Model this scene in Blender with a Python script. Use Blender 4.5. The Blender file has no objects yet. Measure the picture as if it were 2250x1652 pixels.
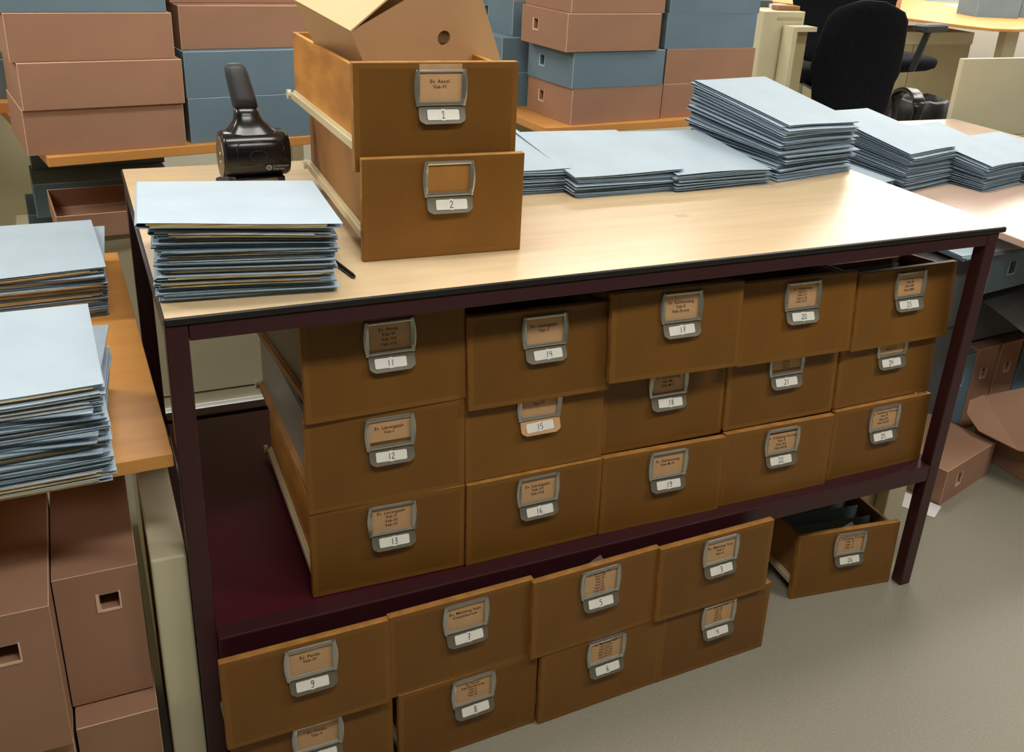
import bpy, math, random
from math import sin, cos, pi, radians
from mathutils import Vector, Matrix, Euler, noise
random.seed(7)
SC = bpy.context.scene
COL = SC.collection

# ------------------------------------------------------------------ camera
cd = bpy.data.cameras.new('camera'); cam = bpy.data.objects.new('camera', cd); COL.objects.link(cam)
cam.location = (-0.09633, -1.61178, 1.78808)
cam.rotation_euler = (radians(66.4883), radians(-3.5055), radians(-25.4922))
cd.sensor_width = 36.0; cd.sensor_fit = 'HORIZONTAL'
cd.lens = 2130.84 / 2250 * 36.0
cd.shift_x = -79.36 / 2250; cd.shift_y = -103.83 / 2250
cd.clip_start = 0.05; cd.clip_end = 60
SC.camera = cam

# ------------------------------------------------------------------ world, exposure
SC.view_settings.view_transform = 'Standard'; SC.view_settings.look = 'None'
SC.view_settings.gamma = 1.0; SC.view_settings.use_curve_mapping = False
SC.view_settings.exposure = -0.50
SC.cycles.max_bounces = 7; SC.cycles.diffuse_bounces = 4; SC.cycles.glossy_bounces = 3
SC.cycles.transmission_bounces = 4; SC.cycles.use_denoising = True
SC.cycles.sample_clamp_indirect = 6.0
SC.cycles.caustics_reflective = False; SC.cycles.caustics_refractive = False
w = bpy.data.worlds.new('room_world'); SC.world = w; w.use_nodes = True
w.node_tree.nodes['Background'].inputs[0].default_value = (0.9, 0.95, 1.0, 1)
w.node_tree.nodes['Background'].inputs[1].default_value = 1.8

# ceiling light fixtures: (x, y, size_x, size_y, power); each becomes a fixture with its own lamp below
CEIL = 2.95
FIXTURES = [(-1.7, 1.2, 1.2, .3, 38), (-1.9, 4.2, 1.2, .3, 40), (.3, .35, 1.2, .3, 20), (.4, -1.3, 1.2, .3, 32), (2.8, -1.2, 1.2, .3, 42), (.5, 3.4, 1.2, .3, 36),  # unseen lamps; the one over the table and the front pair are added fill
            (2.9, 1.2, 1.2, .3, 18), (2.9, 3.4, 1.2, .3, 24), (5.2, 1.2, 1.2, .3, 18), (5.2, 3.2, 1.2, .6, 14), (.5, 6.6, 1.2, .3, 30), (2.9, 6.6, 1.2, .3, 24)] + \
           [(x, y, 1.2, .6, 3) for x in (6.4, 8.0, 9.5) for y in (3.6, 4.7, 5.8, 6.9, 8.0)]  # unseen tight grid added to make the glare on the table tops

# ------------------------------------------------------------------ materials
def srgb(r, g, b):
    f = lambda c: (c / 255 / 12.92) if c / 255 <= .04045 else ((c / 255 + .055) / 1.055) ** 2.4
    return (f(r), f(g), f(b), 1)
def mat(name, col, rough=.6, metal=0, var=.08, scale=6, spec=.5, bump=0, bscale=60, stretch=(1, 1, 1), col2=None, coat=0, alpha=1, emis=None, trans=0):
    m = bpy.data.materials.new(name); m.use_nodes = True; nt = m.node_tree
    b = nt.nodes['Principled BSDF']
    b.inputs['Roughness'].default_value = rough; b.inputs['Metallic'].default_value = metal
    b.inputs['Specular IOR Level'].default_value = spec; b.inputs['Coat Weight'].default_value = coat
    b.inputs['Coat Roughness'].default_value = .24; b.inputs['Alpha'].default_value = alpha
    b.inputs['Transmission Weight'].default_value = trans
    c = srgb(*col); c2 = srgb(*col2) if col2 else tuple(x * (1 - 2.2 * var) for x in c[:3]) + (1,)
    tc = nt.nodes.new('ShaderNodeTexCoord'); mp = nt.nodes.new('ShaderNodeMapping')
    nt.links.new(tc.outputs['Object'], mp.inputs[0]); mp.inputs['Scale'].default_value = stretch
    n = nt.nodes.new('ShaderNodeTexNoise'); n.inputs['Scale'].default_value = scale; n.inputs['Detail'].default_value = 5
    nt.links.new(mp.outputs[0], n.inputs['Vector'])
    r = nt.nodes.new('ShaderNodeValToRGB'); r.color_ramp.elements[0].position = .35; r.color_ramp.elements[1].position = .65
    r.color_ramp.elements[0].color = c2; r.color_ramp.elements[1].color = c
    nt.links.new(n.outputs[0], r.inputs[0]); nt.links.new(r.outputs[0], b.inputs['Base Color'])
    if bump:
        n2 = nt.nodes.new('ShaderNodeTexNoise'); n2.inputs['Scale'].default_value = bscale; n2.inputs['Detail'].default_value = 3
        nt.links.new(mp.outputs[0], n2.inputs['Vector'])
        bp = nt.nodes.new('ShaderNodeBump'); bp.inputs['Strength'].default_value = bump; bp.inputs['Distance'].default_value = .002
        nt.links.new(n2.outputs[0], bp.inputs['Height']); nt.links.new(bp.outputs[0], b.inputs['Normal'])
    if emis:
        b.inputs['Emission Color'].default_value = emis[0]; b.inputs['Emission Strength'].default_value = emis[1]
    return m
M = {}
M['laminate'] = mat('maple_laminate', (232, 206, 166), .27, var=.045, scale=5, stretch=(.5, 6, 1), spec=.5, coat=.3)
M['blackedge'] = mat('black_edge', (28, 26, 25), .35)
M['burgundy'] = mat('burgundy_metal', (60, 24, 30), .4, var=.05, spec=.5)
M['burgshelf'] = mat('burgundy_shelf', (80, 20, 36), .32, var=.1, scale=3)
M['lip'] = mat('pale_wood_lipping', (190, 138, 74), .5, var=.05, scale=26, col2=(150, 102, 50), spec=.3)
M['border'] = mat('varnished_border', (131, 89, 35), .42, var=.05, spec=.35)
M['body_orange'] = mat('birch_ply', (222, 160, 74), .5, scale=7, stretch=(1, .6, 2), col2=(176, 116, 50))
M['body_brown'] = mat('brown_board', (176, 128, 76), .6, scale=5, col2=(146, 102, 58))
M['body_grey'] = mat('grey_board', (136, 130, 118), .4, scale=4, var=.08)
M['rail'] = mat('cream_plastic', (226, 214, 176), .35, var=.04)
M['roller'] = mat('white_nylon', (230, 222, 200), .3, var=.02)
M['chrome'] = mat('chrome', (196, 198, 192), .22, metal=.85, var=.03)
M['nickel'] = mat('dull_nickel', (122, 116, 102), .5, metal=.4, var=.06)
M['chip'] = mat('bare_chipped_wood', (214, 170, 108), .7, var=.05)
M['card'] = mat('index_card_tan', (206, 164, 118), .55, var=.05, scale=30)
M['card_old'] = mat('index_card_brown', (170, 118, 52), .6, var=.05, scale=30)
M['sticker'] = mat('white_sticker', (238, 236, 226), .45, var=.01)
M['ink'] = mat('black_ink', (24, 24, 30), .5, var=0)
M['type'] = mat('typewriter_ink', (58, 34, 20), .6, var=0)
M['folder'] = mat('blue_grey_card', (182, 201, 216), .62, var=.03, scale=9, bump=.12, bscale=180)
M['folder_edge_shade'] = mat('blue_grey_card_shaded_edge', (104, 126, 136), .7, var=.06, scale=20)  # darker copy of the card blue; shade painted into the folder edges
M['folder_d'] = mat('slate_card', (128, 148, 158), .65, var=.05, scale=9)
M['p_cream'] = mat('cream_paper_edges', (214, 196, 146), .8, scale=14, stretch=(1, 1, 40), col2=(168, 140, 92))
M['p_white'] = mat('white_paper_edges', (226, 228, 226), .8, scale=14, stretch=(1, 1, 40), col2=(176, 176, 170))
M['p_tan'] = mat('tan_paper_edges', (186, 162, 122), .8, scale=14, stretch=(1, 1, 40), col2=(128, 104, 70))
M['box_brown'] = mat('brown_archive_board', (170, 130, 104), .85, var=.05, scale=5, bump=.15, bscale=140)
M['box_blue'] = mat('blue_archive_board', (112, 138, 154), .85, var=.05, scale=5, bump=.15, bscale=140)
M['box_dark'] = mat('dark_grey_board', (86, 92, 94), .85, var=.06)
M['edge_brown'] = mat('brown_board_cut_edge', (232, 196, 168), .8, var=.03)
M['edge_blue'] = mat('blue_board_cut_edge', (176, 200, 212), .8, var=.03)
M['card_board'] = mat('plain_cardboard', (196, 160, 116), .85, var=.04, bump=.1, bscale=120)
M['card_lid'] = mat('plain_cardboard_lid', (226, 192, 148), .8, var=.03)
M['edge_card'] = mat('cardboard_cut_edge', (206, 180, 132), .85, var=.03)
M['beech'] = mat('beech_desktop', (222, 158, 84), .42, var=.05, scale=5, stretch=(.6, 6, 1), coat=.03)
M['pink'] = mat('pale_table_laminate', (230, 200, 180), .27, var=.03, coat=.3)
M['cream'] = mat('cream_enamel', (214, 208, 176), .45, var=.02)
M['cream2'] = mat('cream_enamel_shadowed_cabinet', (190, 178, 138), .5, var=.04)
M['alu'] = mat('white_aluminium_strip', (236, 238, 236), .35, metal=.0, var=.01)
M['black'] = mat('black_plastic', (16, 16, 18), .22, var=0, spec=.5)
M['grip'] = mat('grey_soft_grip', (48, 50, 54), .5, var=.05)
M['steel'] = mat('worn_steel', (132, 116, 100), .42, metal=.5, var=.12, scale=30)
M['fabric'] = mat('black_chair_fabric', (20, 22, 28), .95, var=.2, scale=60, spec=.2)
M['paper'] = mat('white_sheet', (236, 234, 236), .6, var=.01)
M['bag'] = mat('black_bin_liner', (22, 22, 24), .42, var=.1, bump=.4, bscale=14)
M['screen'] = mat('pale_blue_cover', (150, 190, 214), .4, var=.02)
M['red'] = mat('pink_red_print', (206, 90, 110), .5, scale=40, col2=(240, 200, 208))
M['logo'] = mat('grey_print', (150, 150, 152), .5, var=0)
M['tape'] = mat('clear_tape', (226, 220, 205), .15, var=0, alpha=.22)
M['wall'] = mat('wall_paint', (206, 203, 190), .8, var=.01)
M['wall_low_bounce'] = mat('low_bounce_wall_paint', (112, 108, 98), .8, var=.02)  # unseen front wall darkened to cut light bounced at the drawer fronts
M['ceil'] = mat('ceiling_tile', (224, 222, 212), .9, var=.02)
M['lampmat'] = mat('lit_diffuser', (255, 255, 250), .5, var=0, emis=((1.0, .97, .92, 1), 10.0))
M['lampbody'] = mat('fixture_body', (220, 220, 216), .5, var=0)
M['floor'] = mat('grey_linoleum', (158, 154, 138), .42, scale=210, col2=(144, 140, 125), stretch=(1, 1, 1), spec=.4)

# ------------------------------------------------------------------ mesh helpers
class MB:
    def __init__(s): s.v = []; s.f = []; s.mi = []
    def add(s, vs, fs, mi=0, mtx=None):
        o = len(s.v)
        s.v += [tuple(mtx @ Vector(p)) if mtx else tuple(p) for p in vs]
        s.f += [tuple(o + i for i in f) for f in fs]; s.mi += [mi] * len(fs); return s
    def box(s, x0, y0, z0, x1, y1, z1, mi=0, mtx=None):
        vs = [(x0, y0, z0), (x1, y0, z0), (x1, y1, z0), (x0, y1, z0), (x0, y0, z1), (x1, y0, z1), (x1, y1, z1), (x0, y1, z1)]
        return s.add(vs, [(0, 3, 2, 1), (4, 5, 6, 7), (0, 1, 5, 4), (1, 2, 6, 5), (2, 3, 7, 6), (3, 0, 4, 7)], mi, mtx)
    def prism(s, pts, a, b, axis='z', mi=0, mtx=None):
        """pts: 2-D outline (counter-clockwise seen from +axis) extruded from a to b"""
        n = len(pts)
        def P(p, t): return {'z': (p[0], p[1], t), 'y': (p[0], t, p[1]), 'x': (t, p[0], p[1])}[axis]
        vs = [P(p, a) for p in pts] + [P(p, b) for p in pts]
        fs = [tuple(range(n))[::-1], tuple(range(n, 2 * n))] + [(i, (i + 1) % n, n + (i + 1) % n, n + i) for i in range(n)]
        if axis == 'y': fs = [f[::-1] for f in fs]
        return s.add(vs, fs, mi, mtx)
    def tube(s, p0, p1, r0, r1=None, n=12, mi=0, mtx=None):
        r1 = r0 if r1 is None else r1; p0 = Vector(p0); p1 = Vector(p1); d = (p1 - p0).normalized()
        a = d.orthogonal().normalized(); b = d.cross(a)
        vs = [p0 + (a * cos(t) + b * sin(t)) * r0 for t in [2 * pi * i / n for i in range(n)]] + \
             [p1 + (a * cos(t) + b * sin(t)) * r1 for t in [2 * pi * i / n for i in range(n)]]
        fs = [tuple(range(n))[::-1], tuple(range(n, 2 * n))] + [(i, (i + 1) % n, n + (i + 1) % n, n + i) for i in range(n)]
        return s.add(vs, fs, mi, mtx)
    def loft(s, rings, mi=0, caps=True, mtx=None):
        n = len(rings[0]); vs = [p for r in rings for p in r]; fs = []
        for k in range(len(rings) - 1):
            for i in range(n): fs.append((k * n + i, k * n + (i + 1) % n, (k + 1) * n + (i + 1) % n, (k + 1) * n + i))
        if caps: fs += [tuple(range(n))[::-1], tuple(range((len(rings) - 1) * n, len(rings) * n))]
        return s.add(vs, fs, mi, mtx)
    def build(s, name, mats, parent=None, smooth=False, bevel=0, seg=1, bevel_mat=-1, angle=35):
        me = bpy.data.meshes.new(name); me.from_pydata(s.v, [], s.f)
        if not isinstance(mats, (list, tuple)): mats = [mats]
        for m in mats: me.materials.append(m)
        me.polygons.foreach_set('material_index', s.mi)
        if smooth: me.polygons.foreach_set('use_smooth', [True] * len(me.polygons))
        me.update()
        if smooth == 'auto':
            me.polygons.foreach_set('use_smooth', [True] * len(me.polygons)); me.set_sharp_from_angle(angle=radians(38))
        o = bpy.data.objects.new(name, me); COL.objects.link(o)
        if parent: o.parent = parent
        if bevel:
            b = o.modifiers.new('bevel', 'BEVEL'); b.width = bevel; b.segments = seg; b.limit_method = 'ANGLE'
            b.angle_limit = radians(angle); b.material = bevel_mat; b.harden_normals = False
        return o
def tag(o, label=None, cat=None, group=None, kind=None):
    if label: o['label'] = label
    if cat: o['category'] = cat
    if group: o['group'] = group
    if kind: o['kind'] = kind
    return o
def empty(name, loc, rot=(0, 0, 0), label=None, cat=None, group=None):
    o = bpy.data.objects.new(name, None); COL.objects.link(o); o.location = loc; o.rotation_euler = rot
    o.empty_display_size = .05
    return tag(o, label, cat, group)
def rrect(x0, z0, x1, z1, r, n=4):
    out = []
    for cx, cz, a0 in ((x1 - r, z0 + r, -90), (x1 - r, z1 - r, 0), (x0 + r, z1 - r, 90), (x0 + r, z0 + r, 180)):
        for i in range(n + 1):
            a = radians(a0 + 90 * i / n); out.append((cx + r * cos(a), cz + r * sin(a)))
    return out
def text_mesh(name, lines, size, matl, parent, loc, rot=(pi / 2, 0, 0), align='CENTER', sx=1.0, space=1.15):
    cu = bpy.data.curves.new(name, 'FONT'); cu.body = '\n'.join(lines); cu.size = size; cu.align_x = align; cu.align_y = 'CENTER'
    cu.space_line = space; cu.space_character = 1.12; cu.resolution_u = 2; cu.offset = size * .012
    t = bpy.data.objects.new('tmp', cu); COL.objects.link(t)
    dg = bpy.context.evaluated_depsgraph_get(); dg.update()
    me = bpy.data.meshes.new_from_object(t.evaluated_get(dg)); bpy.data.objects.remove(t); bpy.data.curves.remove(cu)
    me.name = name; me.materials.clear(); me.materials.append(matl)
    o = bpy.data.objects.new(name, me); COL.objects.link(o); o.parent = parent; o.location = loc; o.rotation_euler = rot; o.scale = (sx, 1, 1)
    return o
DIG = {'0': [[(.3, 1), (.08, .75), (.06, .3), (.28, 0), (.5, .2), (.56, .65), (.42, .95), (.28, 1)]],
       '1': [[(.3, 1), (.3, 0)]], 'I': [[(.1, .74), (.34, 1), (.3, 0)], [(.08, 0), (.56, .02)]],
       '2': [[(.06, .78), (.2, .98), (.44, .93), (.46, .68), (.26, .35), (.02, .04), (.26, .06), (.6, .02)]],
       '3': [[(.08, .92), (.34, 1), (.5, .82), (.36, .6), (.2, .55), (.44, .46), (.5, .2), (.3, 0), (.04, .08)]],
       '4': [[(.12, 1), (.06, .52), (.3, .46), (.52, .52)], [(.5, .95), (.46, 0)]],
       '5': [[(.16, .98), (.1, .6), (.34, .62), (.5, .38), (.36, .06), (.06, .02)], [(.16, .98), (.52, 1)]],
       '6': [[(.42, 1), (.2, .7), (.1, .28), (.26, 0), (.48, .12), (.46, .36), (.26, .44), (.12, .3)]],
       '7': [[(.06, .96), (.54, .98), (.36, .5), (.26, 0)], [(.14, .52), (.5, .56)]],
       '8': [[(.3, .54), (.1, .75), (.28, 1), (.48, .82), (.3, .54), (.08, .25), (.28, 0), (.5, .22), (.3, .54)]],
       '9': [[(.5, .86), (.28, 1), (.1, .78), (.24, .55), (.46, .66), (.5, .9), (.46, .3), (.26, 0), (.08, .06)]],
       '.': [[(.2, .06), (.26, -.02)]], "'": [[(.1, 1), (.14, .88)]]}
def handwriting(name, s, h, parent, cx, cy, cz, matl, wd=.0016):
    mb = MB(); W = sum(.62 if c.isdigit() or c == 'I' else .3 for c in s) * h; x = cx - W / 2
    for c in s:
        for st in DIG[c]:
            P = [Vector((x + p[0] * h * (.92), 0, cz - h / 2 + p[1] * h)) for p in st]; Q = []
            for i in range(len(P) - 1):
                a = P[max(i - 1, 0)]; b = P[i]; c2 = P[i + 1]; d = P[min(i + 2, len(P) - 1)]
                K = 1 if len(P) == 2 else 4
                for k in range(K):
                    t = k / K; Q.append(.5 * ((2 * b) + (c2 - a) * t + (2 * a - 5 * b + 4 * c2 - d) * t * t + (3 * b - a - 3 * c2 + d) * t ** 3))
            Q.append(P[-1]); L = []; Rr = []
            for i, q in enumerate(Q):
                d = (Q[min(i + 1, len(Q) - 1)] - Q[max(i - 1, 0)]); d = d.normalized() if d.length else Vector((1, 0, 0)); n = Vector((-d.z, 0, d.x)) * wd / 2
                L.append(q + n); Rr.append(q - n)
            vs = [(p.x, cy, p.z) for p in L] + [(p.x, cy, p.z) for p in Rr]; n = len(Q)
            mb.add(vs, [(i, i + 1, n + i + 1, n + i) for i in range(n - 1)])
        x += (.62 if c.isdigit() or c == 'I' else .3) * h
    return mb.build(name, matl, parent)

# ------------------------------------------------------------------ the room
def struct(o): return tag(o, kind='structure')
X0, X1, Y0, Y1 = -3.2, 10.6, -3.6, 9.4
struct(MB().box(X0, Y0, -.05, X1, Y1, 0).build('floor', M['floor']))
struct(MB().box(X0, Y0, CEIL, X1, Y1, CEIL + .05).build('ceiling', M['ceil']))
struct(MB().box(X0 - .1, Y0, 0, X0, Y1, CEIL).build('wall_left', M['wall']))
WY0, WY1, WZ0, WZ1 = 2.6, 9.0, 1.15, 2.75
struct(MB().box(X1, Y0, 0, X1 + .1, WY0, CEIL).box(X1, WY1, 0, X1 + .1, Y1, CEIL).box(X1, WY0, 0, X1 + .1, WY1, WZ0).box(X1, WY0, WZ1, X1 + .1, WY1, CEIL).build('wall_right', M['wall']))
mbw = MB().box(X1 + .02, WY0, WZ0, X1 + .08, WY1, WZ0 + .05).box(X1 + .02, WY0, WZ1 - .05, X1 + .08, WY1, WZ1)
for q in range(6):
    yy_ = WY0 + (WY1 - WY0 - .05) * q / 5; mbw.box(X1 + .02, yy_, WZ0 + .0502, X1 + .08, yy_ + .05, WZ1 - .0502)
struct(mbw.build('window_1', M['lampbody']))
pl = bpy.data.lights.new('window_portal', 'AREA'); pl.shape = 'RECTANGLE'; pl.size = WY1 - WY0; pl.size_y = WZ1 - WZ0; pl.cycles.is_portal = True
po = bpy.data.objects.new('window_portal', pl); COL.objects.link(po); po.location = (X1 + .01, (WY0 + WY1) / 2, (WZ0 + WZ1) / 2); po.rotation_euler = (pi / 2, 0, pi / 2)
struct(MB().box(X0, Y1, 0, X1, Y1 + .1, CEIL).build('wall_back', M['wall']))
struct(MB().box(X0, Y0 - .1, 0, X1, Y0, CEIL).build('wall_front', M['wall_low_bounce']))
for i, (x, y, sx, sy, pw) in enumerate(FIXTURES):
    e = empty('ceiling_light', (x, y, CEIL), (0, 0, 0), 'unseen flat white fluorescent fixture on the ceiling', 'ceiling light', 'ceiling fixtures above the picture')
    MB().box(-sx / 2 - .02, -sy / 2 - .02, -.05, sx / 2 + .02, sy / 2 + .02, 0).build('fixture_body', M['lampbody'], e)
    MB().box(-sx / 2, -sy / 2, -.056, sx / 2, sy / 2, -.051).build('diffuser', M['lampmat'], e)
    ld = bpy.data.lights.new('tube_light', 'AREA'); ld.shape = 'RECTANGLE'; ld.size = sx; ld.size_y = sy
    ld.energy = pw; ld.color = (1.0, .965, .90)
    lo = bpy.data.objects.new('tube_light', ld); COL.objects.link(lo); lo.parent = e; lo.location = (0, 0, -.06)

# ------------------------------------------------------------------ main work table
TH = 1.115; TW = 2.016; TD = 1.013; LG = .038; LX0 = .002; LX1 = 1.998; LY0 = .005; LY1 = .985; ZR = .417
t = empty('work_table', (0, 0, 0), (0, 0, 0), 'tall work table with pale wood top, black edge and dark burgundy metal frame', 'table')
MB().box(.004, .004, TH - .0008, TW - .004, TD - .004, TH).build('table_top', M['laminate'], t)
MB().prism(rrect(0, 0, TW, TD, .006, 3), TH - .0152, TH - .0009).build('edge_band', M['blackedge'], t, bevel=.004, seg=3)
for x in (LX0, LX1 - LG):
    for y in (LY0, LY1 - LG):
        MB().box(x, y, 0, x + LG, y + LG, TH - .0155).build('leg', M['burgundy'], t, bevel=.003, seg=2)
RT = TH - .016
for y in (LY0, LY1 - LG):
    MB().box(LX0 + LG + .0005, y, RT - .032, LX1 - LG - .0005, y + LG, RT).build('top_rail', M['burgundy'], t, bevel=.003, seg=2)
    MB().box(LX0 + LG + .0005, y, ZR - .051, LX1 - LG - .0005, y + .045, ZR).build('shelf_rail', M['burgundy'], t, bevel=.003, seg=2)
for x in (LX0, LX1 - LG):
    MB().box(x, LY0 + LG + .0005, RT - .032, x + LG, LY1 - LG - .0005, RT).build('side_rail', M['burgundy'], t, bevel=.003, seg=2)
    MB().box(x, LY0 + LG + .0005, ZR - .051, x + LG, LY1 - LG - .0005, ZR - .008).build('side_rail', M['burgundy'], t, bevel=.003, seg=2)
MB().box(LX0 + LG + .002, LY0 + .049, ZR - .012, LX1 - LG - .002, LY1 - .05, ZR - .0062).build('shelf', M['burgshelf'], t)

# ------------------------------------------------------------------ card drawers
DW, DH, DT, DL = .3385, .2085, .018, .60
EV = {'A': 'Ev. Ancol', 'M': 'Ev. Menteng Pulo', 'P': 'Ev. Pandu', 'L': 'Ev. Leuwigajah', 'K': 'Ev. Kalibanteng', 'G': 'Ev. Kembang Kuning'}
DR = {  # number: (x, y, z, yaw, pitch), body, card lines, written number, label
 1: ((.386, .202, 1.293, -.3, 1.0), 'body_orange', ['Ev. Ancol', 'Vak-VI'], 'I', 'holding the tilted cardboard box on the table top'),
 2: ((.394, .182, TH + .0005, -2.2, .3), 'body_brown', None, '2', 'blank brown card, standing directly on the table top'),
 3: ((1.036, -.067, .206, 1.1, 2.9), 'body_orange', ['Ev. Menteng Pulo', 'Vak-I', 'Vak-II'], '3', 'right end of the upper floor row'),
 4: ((1.068, -.062, .001, 1.5, 1.8), 'body_orange', ['Ev. Menteng Pulo', 'Vak-III', 'Vak-IV', 'Vak-V', 'Vak-VI', 'Vak-VII'], '4', 'right end of the lower floor row'),
 5: ((.702, -.072, .206, 2.2, 3.3), 'body_orange', ['Ev. Menteng Pulo', 'Vak-VIII', 'Vak-IX', 'Vak-X', 'Vak-XI', 'Vak-XII', 'Vak-XIII'], '5', 'third from left in the upper floor row'),
 6: ((.732, -.074, .001, 2.2, 1.8), 'body_orange', ['Ev. Menteng Pulo', 'Vak-XIV/I', 'Vak-XIV/II', 'Vak-XIV/III', 'Vak-XIV/IV', 'Vak-XIV/V'], '6', 'third from left in the lower floor row'),
 7: ((.372, -.066, .206, 1.4, 3.4), 'body_orange', ['Ev. Menteng Pulo', 'Columbarium'], '7', 'chipped top edge, second in the upper floor row'),
 8: ((.389, -.074, .001, 1.8, 1.8), 'body_orange', ['Ev. Pandu', 'Vak-Pandanweg', 'Vak-I', 'Vak-II', 'Vak-III'], '8', 'second from left in the lower floor row'),
 9: ((.032, -.081, .209, .6, 4.2), 'body_orange', ['Ev. Pandu', 'Vak-IV'], '9', 'upper floor row beside the left table leg'),
 10: ((.040, -.071, .001, .4, 2.8), 'body_orange', ['Ev. Pandu', 'Vak-V'], 'I0', 'lower floor row, cut by the bottom picture edge'),
 11: ((.246, .076, .826, 1.0, 6.0), 'body_grey', ['Ev. Pandu', 'Vak-VI', 'Vak-VII', 'Vak-VIII'], '11', 'top of the leftmost shelf stack'),
 12: ((.243, .073, .6175, -.7, 3.9), 'body_grey', ['Ev. Leuwigajah', 'Vak-I'], '12', 'middle of the leftmost shelf stack'),
 13: ((.244, .067, .412, -1.6, 2.6), 'body_orange', ['Ev. Leuwigajah', 'Vak-II', 'Vak-III', 'Vak-IV'], '13', 'bottom of the leftmost shelf stack'),
 14: ((.585, .067, .801, -1.0, 6.5), 'body_brown', ['Ev. Leuwigajah', 'Vak-V'], '.14', 'top of the second shelf stack, open top showing'),
 15: ((.584, .072, .6205, -.3, 4.6), 'body_brown', ['Ev. Leuwigajah', 'Vak-VI'], '15', 'middle of the second shelf stack'),
 16: ((.585, .053, .412, .1, 2.4), 'body_orange', ['Ev. Leuwigajah', 'Vak-VII', 'Vak-VIII'], '16.', 'bottom of the second shelf stack'),
 17: ((.908, .041, .826, -2.4, 6.3), 'body_brown', ['Ev. Kalibanteng', 'Vak-K', 'Vak-Zoom'], '.17', 'top of the middle shelf stack'),
 18: ((.927, .083, .616, -1.0, 4.6), 'body_brown', ['Ev. Kalibanteng', 'Vak-M.I', 'Vak-M.II'], '.18', 'middle shelf stack, card partly covered'),
 19: ((.924, .050, .412, -2.0, 3.0), 'body_orange', ['Ev. Kalibanteng', 'Vak-M.III'], '.19', 'bottom of the middle shelf stack'),
 20: ((1.268, .055, .806, -1.5, 6.3), 'body_brown', ['Ev. Kalibanteng', 'Vak-V.I', 'Vak-V.II', 'Vak-V.III', 'Vak-V.IV'], '.20', 'top of the fourth shelf stack'),
 21: ((1.268, .070, .6225, -.8, 5.0), 'body_brown', ['Ev. Kalibanteng', 'Vak-A', 'Vak-B', 'Vak-C', 'Vak-D'], ".21'", 'middle of the fourth shelf stack, slipped card'),
 22: ((1.268, .046, .412, -1.6, 3.2), 'body_orange', ['Ev. Kembang Kuning', 'Vak-A', 'Vak-AA', 'Vak-AAA'], ".22'", 'bottom of the fourth shelf stack'),
 23: ((1.632, .062, .790, .6, 5.8), 'body_brown', ['Ev. Kembang Kuning', 'Vak-B', 'Vak-BB', 'Vak-BBB'], '23', 'top of the rightmost shelf stack'),
 24: ((1.621, .070, .6215, .6, 4.8), 'body_brown', ['Ev. Kembang Kuning', 'Vak-C', 'Vak-CC', 'Vak-CCC'], "24'", 'middle of the rightmost shelf stack'),
 25: ((1.620, .048, .412, -.4, 3.4), 'body_orange', ['Ev. Kembang Kuning', 'Vak-D', 'Vak-DD', 'Vak-DDD'], '25', 'bottom of the rightmost shelf stack'),
 26: ((1.605, .076, .001, -7.4, 2.7), 'body_brown', ['Ev. Kembang Kuning', 'Vak- E', 'Vak- F', 'Vak- G'], "'26", 'alone on the floor beside the right table leg'),
}
PANEL = {}
def panel_mesh():
    mb = MB(); mb.box(0, 0, 0, DW, DT, DH)
    return mb
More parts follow.
